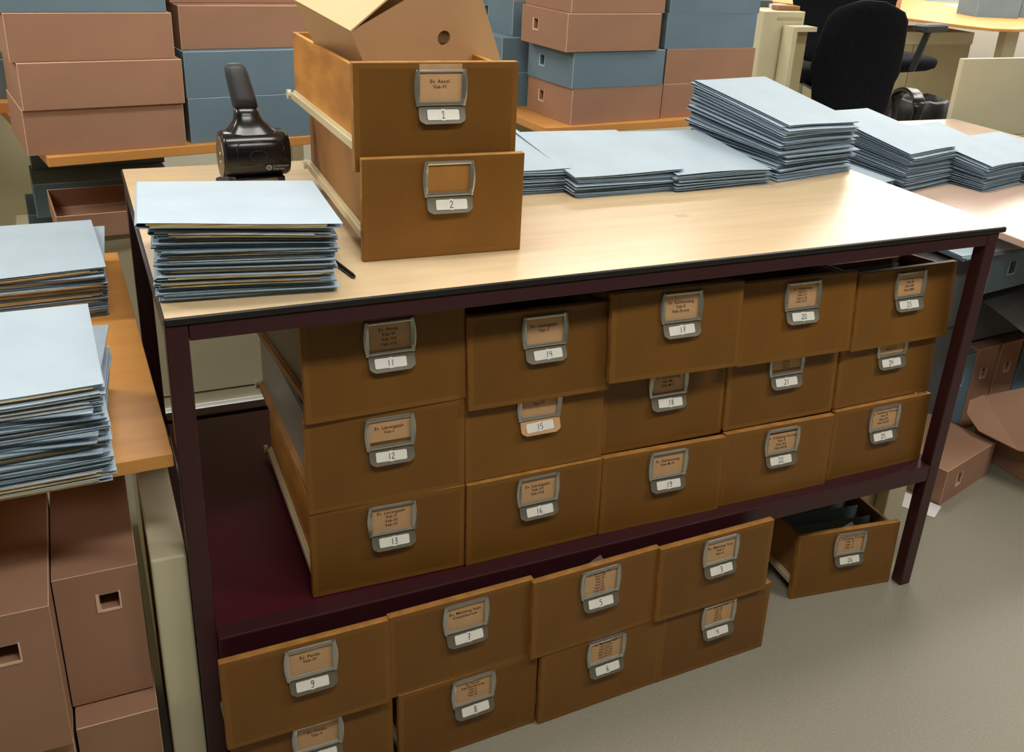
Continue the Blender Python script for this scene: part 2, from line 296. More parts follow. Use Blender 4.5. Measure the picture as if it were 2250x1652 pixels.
def drawer(n):
    (x, y, z, yaw, pit), bm, lines, num, where = DR[n]
    t = empty('card_drawer', (x, y, z), (-radians(pit), 0, radians(yaw)), 'wooden card drawer numbered %d, %s' % (n, where), 'drawer', 'numbered card drawers')
    rs = random.Random(n * 13)
    mb = MB(); bd = .012
    V0 = [(0, 0, 0), (DW, 0, 0), (DW, 0, DH), (0, 0, DH), (bd, 0, bd), (DW - bd, 0, bd), (DW - bd, 0, DH - bd), (bd, 0, DH - bd), (0, DT, 0), (DW, DT, 0), (DW, DT, DH), (0, DT, DH)]
    mb.add(V0, [(4, 5, 6, 7)], 0); mb.mi = [0]
    for f, m_ in (((0, 1, 5, 4), 1), ((1, 2, 6, 5), 1), ((2, 3, 7, 6), 1), ((3, 0, 4, 7), 1), ((3, 2, 10, 11), 2), ((0, 8, 9, 1), 2), ((0, 3, 11, 8), 2), ((1, 9, 10, 2), 2), ((9, 8, 11, 10), 0)):
        mb.f.append(f); mb.mi.append(m_)
    mb.build('front_panel', [M['front_%d' % n], M['border'], M['lip']], t, bevel=.0020, seg=2)
    if n in (2, 3, 4, 5, 6, 7, 8, 9, 16, 19):
        for q in range(rs.randint(2, 4)):
            px = rs.uniform(.02, DW - .03); ln = rs.uniform(.005, .014)
            MB().add([(px, .001, DH + .0002), (px + ln * .4, -.0002, DH - .002), (px + ln, .0012, DH + .0002), (px + ln * .8, rs.uniform(.004, .010), DH + .0002), (px + ln * .3, rs.uniform(.003, .007), DH + .0002)], [(0, 1, 2, 3, 4)]).build('chipped_edge', M['chip'], t)
    # body
    a, b, z0, z1, wt = .013, DW - .013, .046, (.146 if n in (3, 5, 7, 9) else .196), .010
    mb = MB(); mb.box(a, DT + .0002, z0, a + wt, DL, z1).box(b - wt, DT + .0002, z0, b, DL, z1)
    mb.box(a + wt + .0002, DL - wt, z0, b - wt - .0002, DL, z1).box(a + wt + .0002, DT + .0002, z0, b - wt - .0002, DT + .008, z1)
    mb.box(a + wt + .0002, DT + .0085, z0 + .004, b - wt - .0002, DL - wt - .0002, z0 + .009)
    mb.build('drawer_body', M[bm], t, bevel=.0008)
    if n in (14, 20, 17, 23):
        MB().box(a + wt + .001, .17, z0 + .011, b - wt - .001, .176, z1 - .012).build('divider', M['body_brown'], t)
    for sx, xa, xb, xr in ((-1, a - .0105, a - .0002, a - .0135), (1, b + .0002, b + .0105, b + .0135)):
        pr = [(xa, z0 - .006), (xb, z0 - .006), (xb, z0 + .014), ((xa + xb) / 2, z0 + .014), ((xa + xb) / 2, z0 + .009), (xa, z0 + .009)] if sx < 0 else \
             [(xa, z0 - .006), (xb, z0 - .006), (xb, z0 + .009), ((xa + xb) / 2, z0 + .009), ((xa + xb) / 2, z0 + .014), (xa, z0 + .014)]
        MB().prism(pr, DT + .006, DL - .004, 'y').build('slide_rail', M['body_brown' if n in (11, 12) else 'rail'], t)
        MB().tube((xr - .0045, DL + .008, z0 + .003), (xr + .0045, DL + .008, z0 + .003), .0115, n=18).build('roller', M['roller'], t)
    # label frame
    cx = DW * .515 + rs.uniform(-.002, .002); fw, fh = .110, .071
    ft = DH - (.0125 if n in (1, 13, 12, 11, 14) else .010); fb = ft - fh
    mb = MB(); N = 10
    def bulge(tt): return .0045 * sin(pi * tt)
    for side in (-1, 1):
        for k in range(N):
            za, zb = fb + fh * k / N, fb + fh * (k + 1) / N
            oa = cx + side * (fw / 2 - .004 + bulge(k / N)); ob = cx + side * (fw / 2 - .004 + bulge((k + 1) / N)); inn = cx + side * (fw / 2 - .0125)
            R = []
            for (o_, z_) in ((oa, za), (ob, zb)):
                R.append([(o_, -.0001, z_), (o_ - side * .0008, -.0055, z_), (o_ - side * .005, -.008, z_), (inn + side * .0006, -.0045, z_), (inn, -.0001, z_)])
            if side > 0: R = [r[::-1] for r in R]
            mb.loft(R[::-1])
    for (za, zb) in ((fb, fb + .0085), (ft - .0075, ft)):
        pr = [(-.0001, za), (-.0001, zb), (-.0055, zb - .0012), (-.0065, (za + zb) / 2), (-.0055, za + .0012)]
        mb.prism(pr, cx - fw / 2 + .004, cx + fw / 2 - .004, 'x')
    fr = mb.build('label_frame', M['chrome'], t, smooth='auto')
    ix0, ix1, iz0, iz1 = cx - fw / 2 + .011, cx + fw / 2 - .011, fb + .0065, ft - .0065
    cz1 = iz1 if n != 1 else ft + .009
    cz0 = iz0 if n not in (12, 21) else iz0 + .010
    if n == 22: cz1 = iz1 - .008
    cm = 'card' if lines else 'card_old'
    MB().box(ix0, -.0012, cz0, ix1, -.0004, cz1).build('index_card', M[cm], fr)
    if lines:
        k = len(lines); sz = .0098 if k <= 4 else .0082
        zc = (iz0 + iz1) / 2 + (.006 if k <= 2 else .001)
        if n == 22: zc -= .005
        text_mesh('card_text', lines, sz, M['type'], fr, (cx - .002, -.0016, zc), sx=.95, space=.98 if k > 4 else 1.05)
    # pull tab, flaring outward
    tw = .096; zt = fb - .0006; zb = fb - .033; rows = 7; rings = []
    tx = cx + .002
    def prof(x): return 0
    outer = []
    for r in range(rows + 1):
        f = r / rows; zz = zt + (zb - zt) * f; yo = -.002 - .013 * f ** 1.3
        hw = tw / 2 - (.012 * max(0, (f - .72) / .28) ** 2)
        outer.append((zz, yo, hw))
    vs = []; fs = []
    for (zz, yo, hw) in outer: vs += [(tx - hw, yo, zz), (tx + hw, yo, zz), (tx + hw, yo + .0016, zz), (tx - hw, yo + .0016, zz)]
    for r in range(rows):
        for i in range(4): a_, b_ = r * 4 + i, r * 4 + (i + 1) % 4; fs.append((a_, a_ + 4, b_ + 4, b_))
    fs += [(0, 1, 2, 3), (rows * 4 + 3, rows * 4 + 2, rows * 4 + 1, rows * 4)]
    mb = MB(); mb.add(vs, fs)
    tab = mb.build('finger_pull', M['nickel'] if n != 15 else M['card'], t)
    ang = math.atan2(.0105, .022)
    sw, sh = .066, .0205
    tilt = rs.uniform(-.04, .04)
    sd = (rs.uniform(-.004, .004))
    st = MB().prism(rrect(-sw / 2, -sh / 2, sw / 2, sh / 2, .003, 3), -.0006, 0, 'y').prism(
        [(.0112 * cos(a_ * pi / 12), .0114 * sin(a_ * pi / 12)) for a_ in range(24)], -.0009, -.0006, 'y').build('number_sticker', M['sticker'], tab)
    zc = (fb - .0165); f = (zt - zc) / (zt - zb); yc = -.002 - .013 * f ** 1.3 - .0012
    st.location = (tx + sd, yc, zc); st.rotation_euler = (-ang * .85, tilt, 0)
    hw = handwriting('handwritten_number', num, .0125 if len(num) > 1 else .014, tab, 0, -.0013, 0, M['ink'], wd=.0013)
    hw.location = st.location; hw.rotation_euler = st.rotation_euler
    if n in (5, 26):
        MB().add([(cx - .035, .012, DH + .0005), (cx + .004, .012, DH + .018), (cx + .014, .012, DH + .0005)], [(0, 1, 2)]).build('tape_tab', M['tape'], t)
    return t
for n in DR:
    rs = random.Random(n); k = rs.uniform(-6, 6)
    M['front_%d' % n] = mat('varnished_board_%d' % n, (122 + k, 82 + k * .7, 30 + k * .4), .42, var=.06, scale=6, stretch=(1.6, 1, .7), spec=.35)
    drawer(n)

# ------------------------------------------------------------------ folders
def leaf_folder(name, w, d, z0, z1, wave, fold, rs, mats, open_gap=0, droop=0, nu=9, nv=6):
    """one folded sheet: lower leaf follows z0(u,v), upper leaf z1(u,v); fold 'back' or 'left'"""
    th = .0006; mb = MB(); rings = []
    nn, mm = (nu, nv) if fold == 'back' else (nv, nu)
    for i in range(nn):
        s = i / (nn - 1); outer = []; inner = []
        for j in range(mm):
            q = j / (mm - 1)
            u, v = (s, q) if fold == 'back' else (1 - q, s)
            outer.append((u * w - w / 2, v * d - d / 2, z0(u, v))); inner.append((u * w - w / 2, v * d - d / 2, z0(u, v) + th))
        u, v = (s, 1) if fold == 'back' else (0, s)
        zm = (z0(u, v) + z1(u, v)) / 2; ex = min(.006, (z1(u, v) - z0(u, v)) * .5)
        if fold == 'back': outer.append((u * w - w / 2, d / 2 + ex, zm)); inner.append((u * w - w / 2, d / 2 + ex - th, zm))
        else: outer.append((-w / 2 - ex, v * d - d / 2, zm)); inner.append((-w / 2 - ex + th, v * d - d / 2, zm))
        for j in range(mm - 1, -1, -1):
            q = j / (mm - 1)
            u, v = (s, q) if fold == 'back' else (1 - q, s)
            zz = z1(u, v)
            outer.append((u * w - w / 2, v * d - d / 2, zz)); inner.append((u * w - w / 2, v * d - d / 2, zz - th))
        rings.append(outer + inner[::-1])
    if fold != 'back': rings = rings[::-1]
    mb.loft(rings, caps=False)
    n = len(rings[0]); h = n // 2
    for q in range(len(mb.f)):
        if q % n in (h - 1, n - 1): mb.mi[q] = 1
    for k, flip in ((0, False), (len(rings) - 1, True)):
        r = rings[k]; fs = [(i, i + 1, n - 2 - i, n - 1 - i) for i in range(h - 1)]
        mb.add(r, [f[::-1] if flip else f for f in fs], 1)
    return mb.build(name, mats, smooth=False)
def folder_pile(loc, yaw, w, d, specs, hf, hb, hl=1.0, hr=1.0, fold='left', seed=0, jit=.005, jy=.8, group='', label='', top_label='', mat_='folder', top=None, wav=.002, lean=(0, 0)):
    """specs: list of (relative thickness, paper material or None), bottom to top; hf / hb heights at front / back"""
    rs = random.Random(seed); tot = sum(s[0] for s in specs); acc = 0; N = len(specs)
    cs, sn = cos(radians(yaw)), sin(radians(yaw))
    def surf(t):
        ph = seed * 1.7
        def f(u, v):
            h = (hf + (hb - hf) * v) * (hl + (hr - hl) * u)
            return h * t + wav * sin(3.3 * u + 5.1 * t + ph) * cos(2.0 * v + 3 * t) * min(1, t * 4) * 1.0
        return f
    for i, sp_ in enumerate(specs):
        th, pm = sp_[0], sp_[1]
        t0, t1 = acc / tot, (acc + th) / tot; acc += th
        S0, S1 = surf(t0), surf(t1); g = rs.uniform(.08, .3); cr = rs.choice((0, 0, 0, 1)) * rs.uniform(.2, .6)
        H = t1 - t0; hh = hf * H
        lift = (hh * g)
        # slack on the free sides keeps dark gaps between the folders
        def z0(u, v, S0=S0, hh=hh, k=rs.uniform(.02, .14)): return S0(u, v) + .0003 + hh * k * u
        def z1(u, v, S1=S1, hh=hh, k=rs.uniform(.02, .08) if pm else rs.uniform(.15, .6), c=rs.uniform(-1, 1)):
            return S1(u, v) - .0003 - min(hh * k * (.35 + .65 * u), hh * .5) * (1 - .6 * v) * (1 + .3 * c * sin(6 * u))
        jx, jyy, ja = rs.uniform(-jit, jit), rs.uniform(-jit, jit), radians(rs.uniform(-jy, jy))
        ww, dd = w, d
        if len(sp_) > 2: jx, jyy, ja = sp_[2]
        if top and i == N - 1: ww, dd, jx, jyy, ja = top
        lx = jx + lean[0] * t0; ly = jyy + lean[1] * t0
        o = leaf_folder('file_folder', ww, dd, z0, z1, 0, fold, rs, [M[mat_], M['folder_edge_shade']])
        o.location = (loc[0] + lx * cs - ly * sn, loc[1] + lx * sn + ly * cs, loc[2]); o.rotation_euler = (0, 0, radians(yaw) + ja)
        tag(o, top_label if i == N - 1 and top_label else label, 'folder', group)
        if pm:
            mb = MB(); K = rs.choice((2, 3, 4))
            for k in range(K):
                fa, fb_ = .04 + .92 * k / K, .04 + .92 * (k + .9) / K
                xa = -ww / 2 + rs.uniform(.006, .03); xb = ww / 2 - rs.uniform(.006, .03); ya = -dd / 2 + rs.uniform(-.004, .002); yb = dd / 2 - .02
                R = []
                for q in range(10):
                    xx = xa + (xb - xa) * q / 9; r = []
                    for (yy, ff) in ((ya, fa), (ya, fb_), (yb, fb_), (yb, fa)):
                        u = (xx + ww / 2) / ww; v = (yy + dd / 2) / dd; a_, b_ = z0(u, v) + .0009, z1(u, v) - .0009
                        r.append((xx, yy, a_ + (b_ - a_) * ff))
                    R.append(r)
                mb.loft(R[::-1])
            mb.build('paper_sheets', M[pm], o)
rs = random.Random(3)
def mix(n, papers, lo=.6, hi=1.4):
    return [(rs.uniform(lo, hi), papers[i] if i in papers else None) for i in range(n)] if isinstance(papers, dict) else [(rs.uniform(lo, hi), None) for i in range(n)]
C_, W_, T_ = 'p_cream', 'p_white', 'p_tan'
# front-left stack on the table
sp = [(1, T_)] + [(rs.uniform(.7, 1.1), None) for _ in range(8)] + [(1.2, C_), (1.4, C_), (1.6, T_), (1.8, C_), (1.5, C_), (1.6, T_), (1.0, None), (.9, C_), (.8, None), (.9, None), (1.0, W_), (.9, None),
     (1.0, None), (1.2, T_), (.9, None), (.9, W_), (1.0, None), (.9, None), (1.0, None), (.8, None), (.9, None), (1.3, T_), (1.2, W_), (1.5, C_), (1.8, W_), (2.8, T_), (3.0, C_)]
folder_pile((.172, .222, TH), -6, .30, .33, sp, .147, .128, 1.03, .93, 'left', 11, .008, 1.1, 'file folders in the stack on the front left of the table',
            'blue-grey file folder within the thick stack on the table\'s front left corner', 'wide blue-grey folder lying on top of the stack at the table\'s front left corner',
            top=(.338, .345, -.010, -.0075, radians(2)), wav=.0025)
# left desk stacks
DZ = .85
sp = [(2.2, C_), (2.0, C_), (1.6, W_), (1.2, T_)] + [(rs.uniform(.8, 1.1), None) for _ in range(7)] + [(1.0, W_), (1.4, C_), (1.2, T_)] + [(rs.uniform(.8, 1.1), None) for _ in range(8)] + \
     [(1.3, C_), (.9, None), (1, T_)] + [(rs.uniform(.8, 1.1), None) for _ in range(6)] + [(1.6, W_), (1.5, W_), (1, None), (1.2, W_), (.9, None), (.9, T_), (1.0, C_), (.9, None)]
for i_, k_ in ((11, -7), (16, -9), (19, -8), (26, -6), (30, -9)): sp[i_] = (sp[i_][0], None, (.012, .004, radians(k_)))
folder_pile((-.262, .135, DZ), 2, .30, .36, sp, .180, .182, 1, 1, 'left', 23, .006, .8, 'file folders in the near stack on the orange desk',
            'blue-grey file folder within the near thick stack on the orange desk', 'blue-grey folder topping the near stack on the orange desk', wav=.0025)
sp = [(1, None), (1.2, W_), (1.2, T_), (1, None), (1, None), (1.5, W_), (1.2, None), (1.8, C_), (1.2, None), (1.6, T_), (1.6, C_), (1, None), (1.4, C_), (1.3, T_), (1.6, C_), (1.2, None)]
sp[13] = (1.4, None, (.015, 0, radians(-5)))
folder_pile((-.232, .885, DZ), 2, .31, .38, sp, .120, .120, 1, 1, 'left', 31, .006, .8, 'file folders in the rear stack on the orange desk',
            'blue-grey file folder within the rear stack on the orange desk', 'blue-grey folder topping the rear stack on the orange desk', wav=.003)
# low piles and tall pile at the rear of the table
GR = 'folders in the pale blue piles along the rear of the table'
low = lambda n, s: [(random.Random(s * 100 + i).uniform(.6, 1.5), None) for i in range(n)]
folder_pile((.885, .735, TH), 0, .315, .36, low(10, 1), .068, .090, 1, .97, 'back', 41, .006, 1.0, 'folders in the low pile behind the numbered drawers', 'empty blue-grey folder in the low pile just right of the two table-top drawers', wav=.004)
folder_pile((1.190, .680, TH), 1, .325, .37, low(9, 2), .060, .088, 1, .97, 'back', 42, .007, 1.0, 'folders in the second low pile', 'empty blue-grey folder in the middle one of three low piles at the table\'s rear', wav=.004)
folder_pile((1.475, .675, TH), 2, .315, .37, low(8, 3), .050, .082, 1, .95, 'back', 43, .007, 1.0, 'folders in the third low pile', 'empty blue-grey folder in the low pile directly left of the tall pile', wav=.004)
folder_pile((1.812, .730, TH), 11, .325, .375, low(24, 4), .155, .222, 1, .97, 'back', 44, .014, 1.8, 'folders in the tall pile', 'empty blue-grey folder within the tall uneven pile at the table\'s rear right', 'pale blue folder on top of the tall uneven pile', wav=.004, lean=(.0, .0))

# ------------------------------------------------------------------ archive boxes
def archive_box(loc, yaw, w, d, h, col, label, group=None, hole=None, bevel=.0012, rot=None, name='archive_box', open_top=False):
    """origin at the front-left-bottom corner; hole: (face, centre along face 0-1, centre up 0-1, width, height)"""
    t = empty(name, loc, rot or (0, 0, radians(yaw)), label, 'box', group)
    m = M['box_' + col] if col in ('brown', 'blue', 'dark') else M['card_board']; e = M['edge_' + col] if col in ('brown', 'blue') else (M['edge_card'] if col == 'card' else m)
    mb = MB(); hm = []
    def face_hole(face, L):
        c, u, hw, hh = hole[1] * L, hole[2] * h, hole[3] / 2, hole[4] / 2
        a0, a1, b0, b1 = c - hw, c + hw, u - hh, u + hh; D_ = .11
        def P(s, z, q):
            return {'front': (s, q, z), 'left': (q, d - s, z), 'right': (w - q, s, z)}[face]
        o = [P(0, 0, 0), P(L, 0, 0), P(L, h, 0), P(0, h, 0)]; i_ = [P(a0, b0, 0), P(a1, b0, 0), P(a1, b1, 0), P(a0, b1, 0)]; k = [P(a0, b0, D_), P(a1, b0, D_), P(a1, b1, D_), P(a0, b1, D_)]
        mb.add(o + i_ + k, [(0, 1, 5, 4), (1, 2, 6, 5), (2, 3, 7, 6), (3, 0, 4, 7), (4, 5, 9, 8), (5, 6, 10, 9), (6, 7, 11, 10), (7, 4, 8, 11), (8, 9, 10, 11)])
        f = MB(); r_ = .0022; q0 = -.0014
        for (p0, p1) in (((a0 - .006, b0 - .004), (a0, b1 + .004)), ((a1, b0 - .004), (a1 + .003, b1 + .004)), ((a0, b0 - .005), (a1, b0))):
            A = P(p0[0], p0[1], q0); B = P(p1[0], p1[1], -.0002)
            f.box(min(A[0], B[0]), min(A[1], B[1]), min(A[2], B[2]), max(A[0], B[0]), max(A[1], B[1]), max(A[2], B[2]))
        f.build('hand_hole_rim', e, t)
    V = {(a, b, c): None for a in (0, 1) for b in (0, 1) for c in (0, 1)}
    def quad(pts): mb.add(pts, [(0, 1, 2, 3)])
    if hole and hole[0] == 'front': face_hole('front', w)
    else: quad([(0, 0, 0), (w, 0, 0), (w, 0, h), (0, 0, h)])
    if hole and hole[0] == 'left': face_hole('left', d)
    else: quad([(0, d, 0), (0, 0, 0), (0, 0, h), (0, d, h)])
    quad([(w, 0, 0), (w, d, 0), (w, d, h), (w, 0, h)]); quad([(w, d, 0), (0, d, 0), (0, d, h), (w, d, h)])
    quad([(0, d, 0), (w, d, 0), (w, 0, 0), (0, 0, 0)])
    if not open_top: quad([(0, 0, h), (w, 0, h), (w, d, h), (0, d, h)])
    else:
        s = .004; zb = .012
        quad([(0, 0, h), (w, 0, h), (w - s, s, h), (s, s, h)]); quad([(w, 0, h), (w, d, h), (w - s, d - s, h), (w - s, s, h)])
        quad([(w, d, h), (0, d, h), (s, d - s, h), (w - s, d - s, h)]); quad([(0, d, h), (0, 0, h), (s, s, h), (s, d - s, h)])
        quad([(w - s, s, h), (w - s, s, zb), (s, s, zb), (s, s, h)]); quad([(w - s, d - s, h), (w - s, d - s, zb), (w - s, s, zb), (w - s, s, h)])
        quad([(s, d - s, h), (s, d - s, zb), (w - s, d - s, zb), (w - s, d - s, h)]); quad([(s, s, h), (s, s, zb), (s, d - s, zb), (s, d - s, h)])
        quad([(s, s, zb), (w - s, s, zb), (w - s, d - s, zb), (s, d - s, zb)])
    o = mb.build('box_body', [m, e], t)
    import bmesh
    b = bmesh.new(); b.from_mesh(o.data); bmesh.ops.remove_doubles(b, verts=b.verts, dist=1e-6); b.to_mesh(o.data); b.free()
    bv = o.modifiers.new('bevel', 'BEVEL'); bv.width = bevel; bv.segments = 1; bv.limit_method = 'ANGLE'; bv.angle_limit = radians(40); bv.material = 1
    if bevel >= .001 and not open_top:   # seam of the folded lid along the long front
        pass
    return t
LZ = 1.0805
# rear left desk, left column then right column (front edges along a line turned by 12 degrees)
G1 = 'archive boxes stacked on the rear left desk'
W1 = .425
for k, (x, y, z, c, lab) in enumerate([
    (-.214, 1.330, LZ, 'brown', 'lowest pinkish brown archive box of the left column on the rear left desk'),
    (-.209, 1.318, LZ + .1245, 'brown', 'second pinkish brown archive box from the bottom in the left column, pushed forward'),
    (-.224, 1.330, LZ + .249, 'brown', 'third pinkish brown archive box from the bottom in the left column'),
    (-.236, 1.336, LZ + .3735, 'blue', 'blue archive box topping the left column on the rear left desk')]):
    archive_box((x, y, z), 8, .418, .32, .1238, c, lab, G1)
for k, (x, y, z, c, lab) in enumerate([
    (.216, 1.405, LZ, 'blue', 'lowest blue archive box behind the hole punch'),
    (.214, 1.405, LZ + .1325, 'blue', 'second blue archive box behind the punch handle'),
    (.214, 1.440, LZ + .265, 'brown', 'brown archive box on the two blue boxes behind the hole punch'),
    (.20, 1.50, LZ + .388, 'brown', 'topmost brown archive box, cut by the upper picture edge left of the cardboard box')]):
    archive_box((x, y, z), 8, .425, .32, .1315 if k < 2 else .122, c, lab, G1)
# rear middle desk
G2 = 'archive boxes stacked on the rear middle desk'
HL = ('left', .62, .55, .030, .034)
mid = [(1.502, 1.455, 0, 'brown', 'lowest brown archive box of the corner stack on the rear middle desk'),
       (1.496, 1.452, 1, 'blue', 'blue archive box second from the bottom of the corner stack'),
       (1.456, 1.438, 2, 'brown', 'brown archive box third in the corner stack, jutting out left'),
       (1.474, 1.452, 3, 'brown', 'topmost brown archive box of the corner stack, cut by the picture edge')]
for (x, y, k, c, lab) in mid:
    archive_box((x, y, LZ + .1275 * k), 7, .405, .30, .1268, c, lab, G2, hole=('left', .33, .55, .030, .034))
for (x, y, k, c, lab) in [(1.915, 1.515, 0, 'brown', 'lowest brown archive box at the right end of the rear middle desk'),
                          (1.915, 1.515, 1, 'brown', 'second brown archive box at the right end of the rear middle desk'),
                          (1.900, 1.513, 2, 'blue', 'blue archive box third at the right end of the rear middle desk'),
                          (1.905, 1.512, 3, 'blue', 'topmost blue archive box at the right end, beside the office chairs')]:
    archive_box((x, y, LZ + .1275 * k), 5, .43, .30, .1268, c, lab, G2)
for (x, y, k, c, lab) in [(1.40, 1.80, 0, 'blue', 'lowest blue archive box in the back row left of the corner stack'),
                          (1.375, 1.80, 1, 'blue', 'second blue archive box in the back row, lit along its top edge'),
                          (1.43, 1.84, 2, 'blue', 'third blue archive box in the back row left of the corner stack'),
                          (1.43, 1.84, 3, 'brown', 'brown archive box topping the back row beside the corner stack')]:
    archive_box((x, y, LZ + .1275 * k), 7, .40, .30, .1268, c, lab, G2, hole=('left', .33, .55, .030, .034))
for (x, y, k, c, lab) in [(1.33, 2.16, 0, 'blue', 'lowest blue archive box at the far back left of the middle desk'),
                          (1.33, 2.16, 1, 'blue', 'second blue archive box at the far back left of the middle desk'),
                          (1.33, 2.16, 2, 'blue', 'blue archive box peeking out right of the tilted cardboard box'),
                          (1.33, 2.16, 3, 'blue', 'upper blue archive box peeking out right of the tilted cardboard box')]:
    archive_box((x, y, LZ + .1275 * k), 7, .40, .28, .1268, c, lab, G2, hole=('left', .38, .55, .030, .034))

# ------------------------------------------------------------------ desks
def desk(loc, yaw, w, d, ztop, label, th=.024, legs=((.06, .1), (.06, -.1), (-.06, .1), (-.06, -.1)), top='beech', under=True, lw=.05, name='desk', panel=True):
    t = empty(name, (loc[0], loc[1], 0), (0, 0, radians(yaw)), label, 'desk')
    MB().box(0, 0, ztop - th, w, d, ztop).build('desk_top', M[top], t, bevel=.002, seg=2)
    for (lx, ly) in legs:
        x = lx if lx > 0 else w + lx; y = ly if ly > 0 else d + ly
        MB().box(x - lw / 2, y - lw / 2, 0, x + lw / 2, y + lw / 2, ztop - th - .0005).build('leg', M['cream'], t, bevel=.003)
    if panel: MB().box(.10, d - .06, ztop - .40, w - .10, d - .04, ztop - th - .001).build('modesty_panel', M['cream'], t)
    return t
desk((-.168, 1.310), 10.5, 1.05, .80, 1.0800, 'raised beech desk carrying brown and blue archive boxes behind the hole punch', th=.028, legs=((.40, -.1), (-.06, .1), (-.06, -.1)), panel=False)
desk((1.395, 1.430), 5, 1.03, 1.1, 1.0800, 'raised beech desk carrying the middle stacks of archive boxes', th=.028)

# ------------------------------------------------------------------ left orange desk with cream side support
t = empty('desk', (0, 0, 0), (0, 0, 0), 'orange beech desk at the left edge with two stacks of folders', 'desk')
MB().prism([(-1.3, -.02), (-.005, .014), (-.027, 1.15), (-1.3, 1.16)], .8215, .8495).build('desk_top', M['beech'], t, bevel=.002, seg=2)
MB().box(-.0635, .022, 0, .0005, .42, .622).build('side_support', M['cream'], t, bevel=.004, seg=2)
MB().box(-.0635, .4205, 0, -.030, 1.10, .8205).build('side_support', M['cream'], t, bevel=.004, seg=2)
# boxes standing under it
G3 = 'upright archive boxes under the orange desk'
archive_box((-.232, .045, .305), 0, .146, .36, .302, 'brown', 'upright brown archive box next to the cream desk support', G3, hole=('front', .62, .765, .034, .034))
archive_box((-.229, -.012, .001), 0, .146, .40, .300, 'brown', 'upright brown archive box on the floor under the one by the cream support', G3)
archive_box((-.3845, -.045, .300), 0, .150, .38, .322, 'brown', 'upright brown archive box at the lower left picture edge', G3, hole=('front', .50, .74, .036, .036))
archive_box((-.3845, -.025, .001), 0, .150, .38, .296, 'brown', 'upright brown archive box on the floor at the lower left picture corner', G3)

# ------------------------------------------------------------------ cream cabinet behind the table and things on it
t = empty('storage_cabinet', (-.18, 1.45, 0), (0, 0, 0), 'low cream metal cabinet behind the table with a white strip at its base', 'cabinet')
MB().box(0, 0, .236, 1.30, .34, .811).build('cabinet_body', M['cream'], t, bevel=.003)
MB().box(0, .004, 0, 1.30, .34, .2295).build('plinth', M['cream'], t)
pr = [(.003, .127), (.003, .192), (-.006, .193), (-.008, .183), (-.026, .182), (-.028, .140), (-.038, .138), (-.038, .127)]
MB().prism(pr[::-1], 0, 1.30, 'x').build('floor_strip', M['alu'], t)
archive_box((-.172, 1.405, .8115), 4, .42, .30, .072, 'brown', 'open shallow brown box tray on the cream cabinet behind the orange desk', 'boxes under the rear left desk', open_top=True)
archive_box((-.234, 1.80, .765), 3, .42, .26, .110, 'blue', 'blue archive box with its lit top edge showing under the rear left desk', 'boxes under the rear left desk')
archive_box((-.236, 1.99, .8755), 3, .42, .26, .09, 'blue', 'dark blue box set back above the lit one under the rear left desk', 'boxes under the rear left desk')
archive_box((-.262, 1.84, .645), 3, .40, .26, .119, 'blue', 'pale blue box lowest under the rear left desk', 'boxes under the rear left desk')
o = MB().box(0, 0, 0, .62, .44, .643).build('box_shelf', M['cream'], bevel=.003); o.location = (-.32, 1.82, .001); tag(o, 'cream side cupboard carrying blue boxes below the rear left desk', 'cupboard')
o = MB().box(0, 0, 0, 3.0, .5, 1.9).build('tall_cupboard', M['cream'], bevel=.004); o.location = (-3.1, 2.5, .001); tag(o, 'pale cream cupboard wall at the far left', 'cupboard')
archive_box((-.62, 1.76, 1.1505), 6, .38, .26, .115, 'blue', 'blue box far behind the left column of boxes', 'boxes behind the left column')
archive_box((-.62, 1.77, 1.266), 6, .365, .26, .10, 'blue', 'grey-blue box above the far left blue box', 'boxes behind the left column')
t = empty('side_desk', (-.66, 1.70, 0), (0, 0, radians(4)), 'beech desk end behind the left column of boxes', 'desk')
MB().box(0, 0, 1.12, .40, .7, 1.149).build('desk_top', M['beech'], t)
MB().box(.04, .05, 0, .09, .10, 1.1195).build('leg', M['cream'], t); MB().box(.04, .6, 0, .09, .65, 1.1195).build('leg', M['cream'], t)

# ------------------------------------------------------------------ tilted cardboard box in drawer 1
P0 = Vector((.41694, .33116, 1.54002)); E_ = Euler((.143, -.466, .16)); R_ = E_.to_matrix(); L_, DP, HT = .30, .25, .235
org = P0 - R_ @ Vector((0, 0, HT))
t = empty('cardboard_box', org, tuple(E_), 'tan cardboard box with a round finger hole, tilted inside drawer 1', 'box')
cxh, czh, rh = .186, HT - .114, .0155
mb = MB(); n = 24
ring = [(cxh + rh * cos(2 * pi * i / n), 0, czh + rh * sin(2 * pi * i / n)) for i in range(n)]
def outl(i):
    a = 2 * pi * i / n; dx, dz = cos(a), sin(a); s = 1e9
    for (lim, dd, c) in ((0, dx, cxh), (L_, dx, cxh)):
        if abs(dd) > 1e-9 and (lim - c) / dd > 0: s = min(s, (lim - c) / dd)
    for (lim, dd, c) in ((0, dz, czh), (HT, dz, czh)):
        if abs(dd) > 1e-9 and (lim - c) / dd > 0: s = min(s, (lim - c) / dd)
    return (cxh + dx * s, 0, czh + dz * s)
corners = [(L_, 0, HT), (0, 0, HT), (0, 0, 0), (L_, 0, 0)]
import bmesh
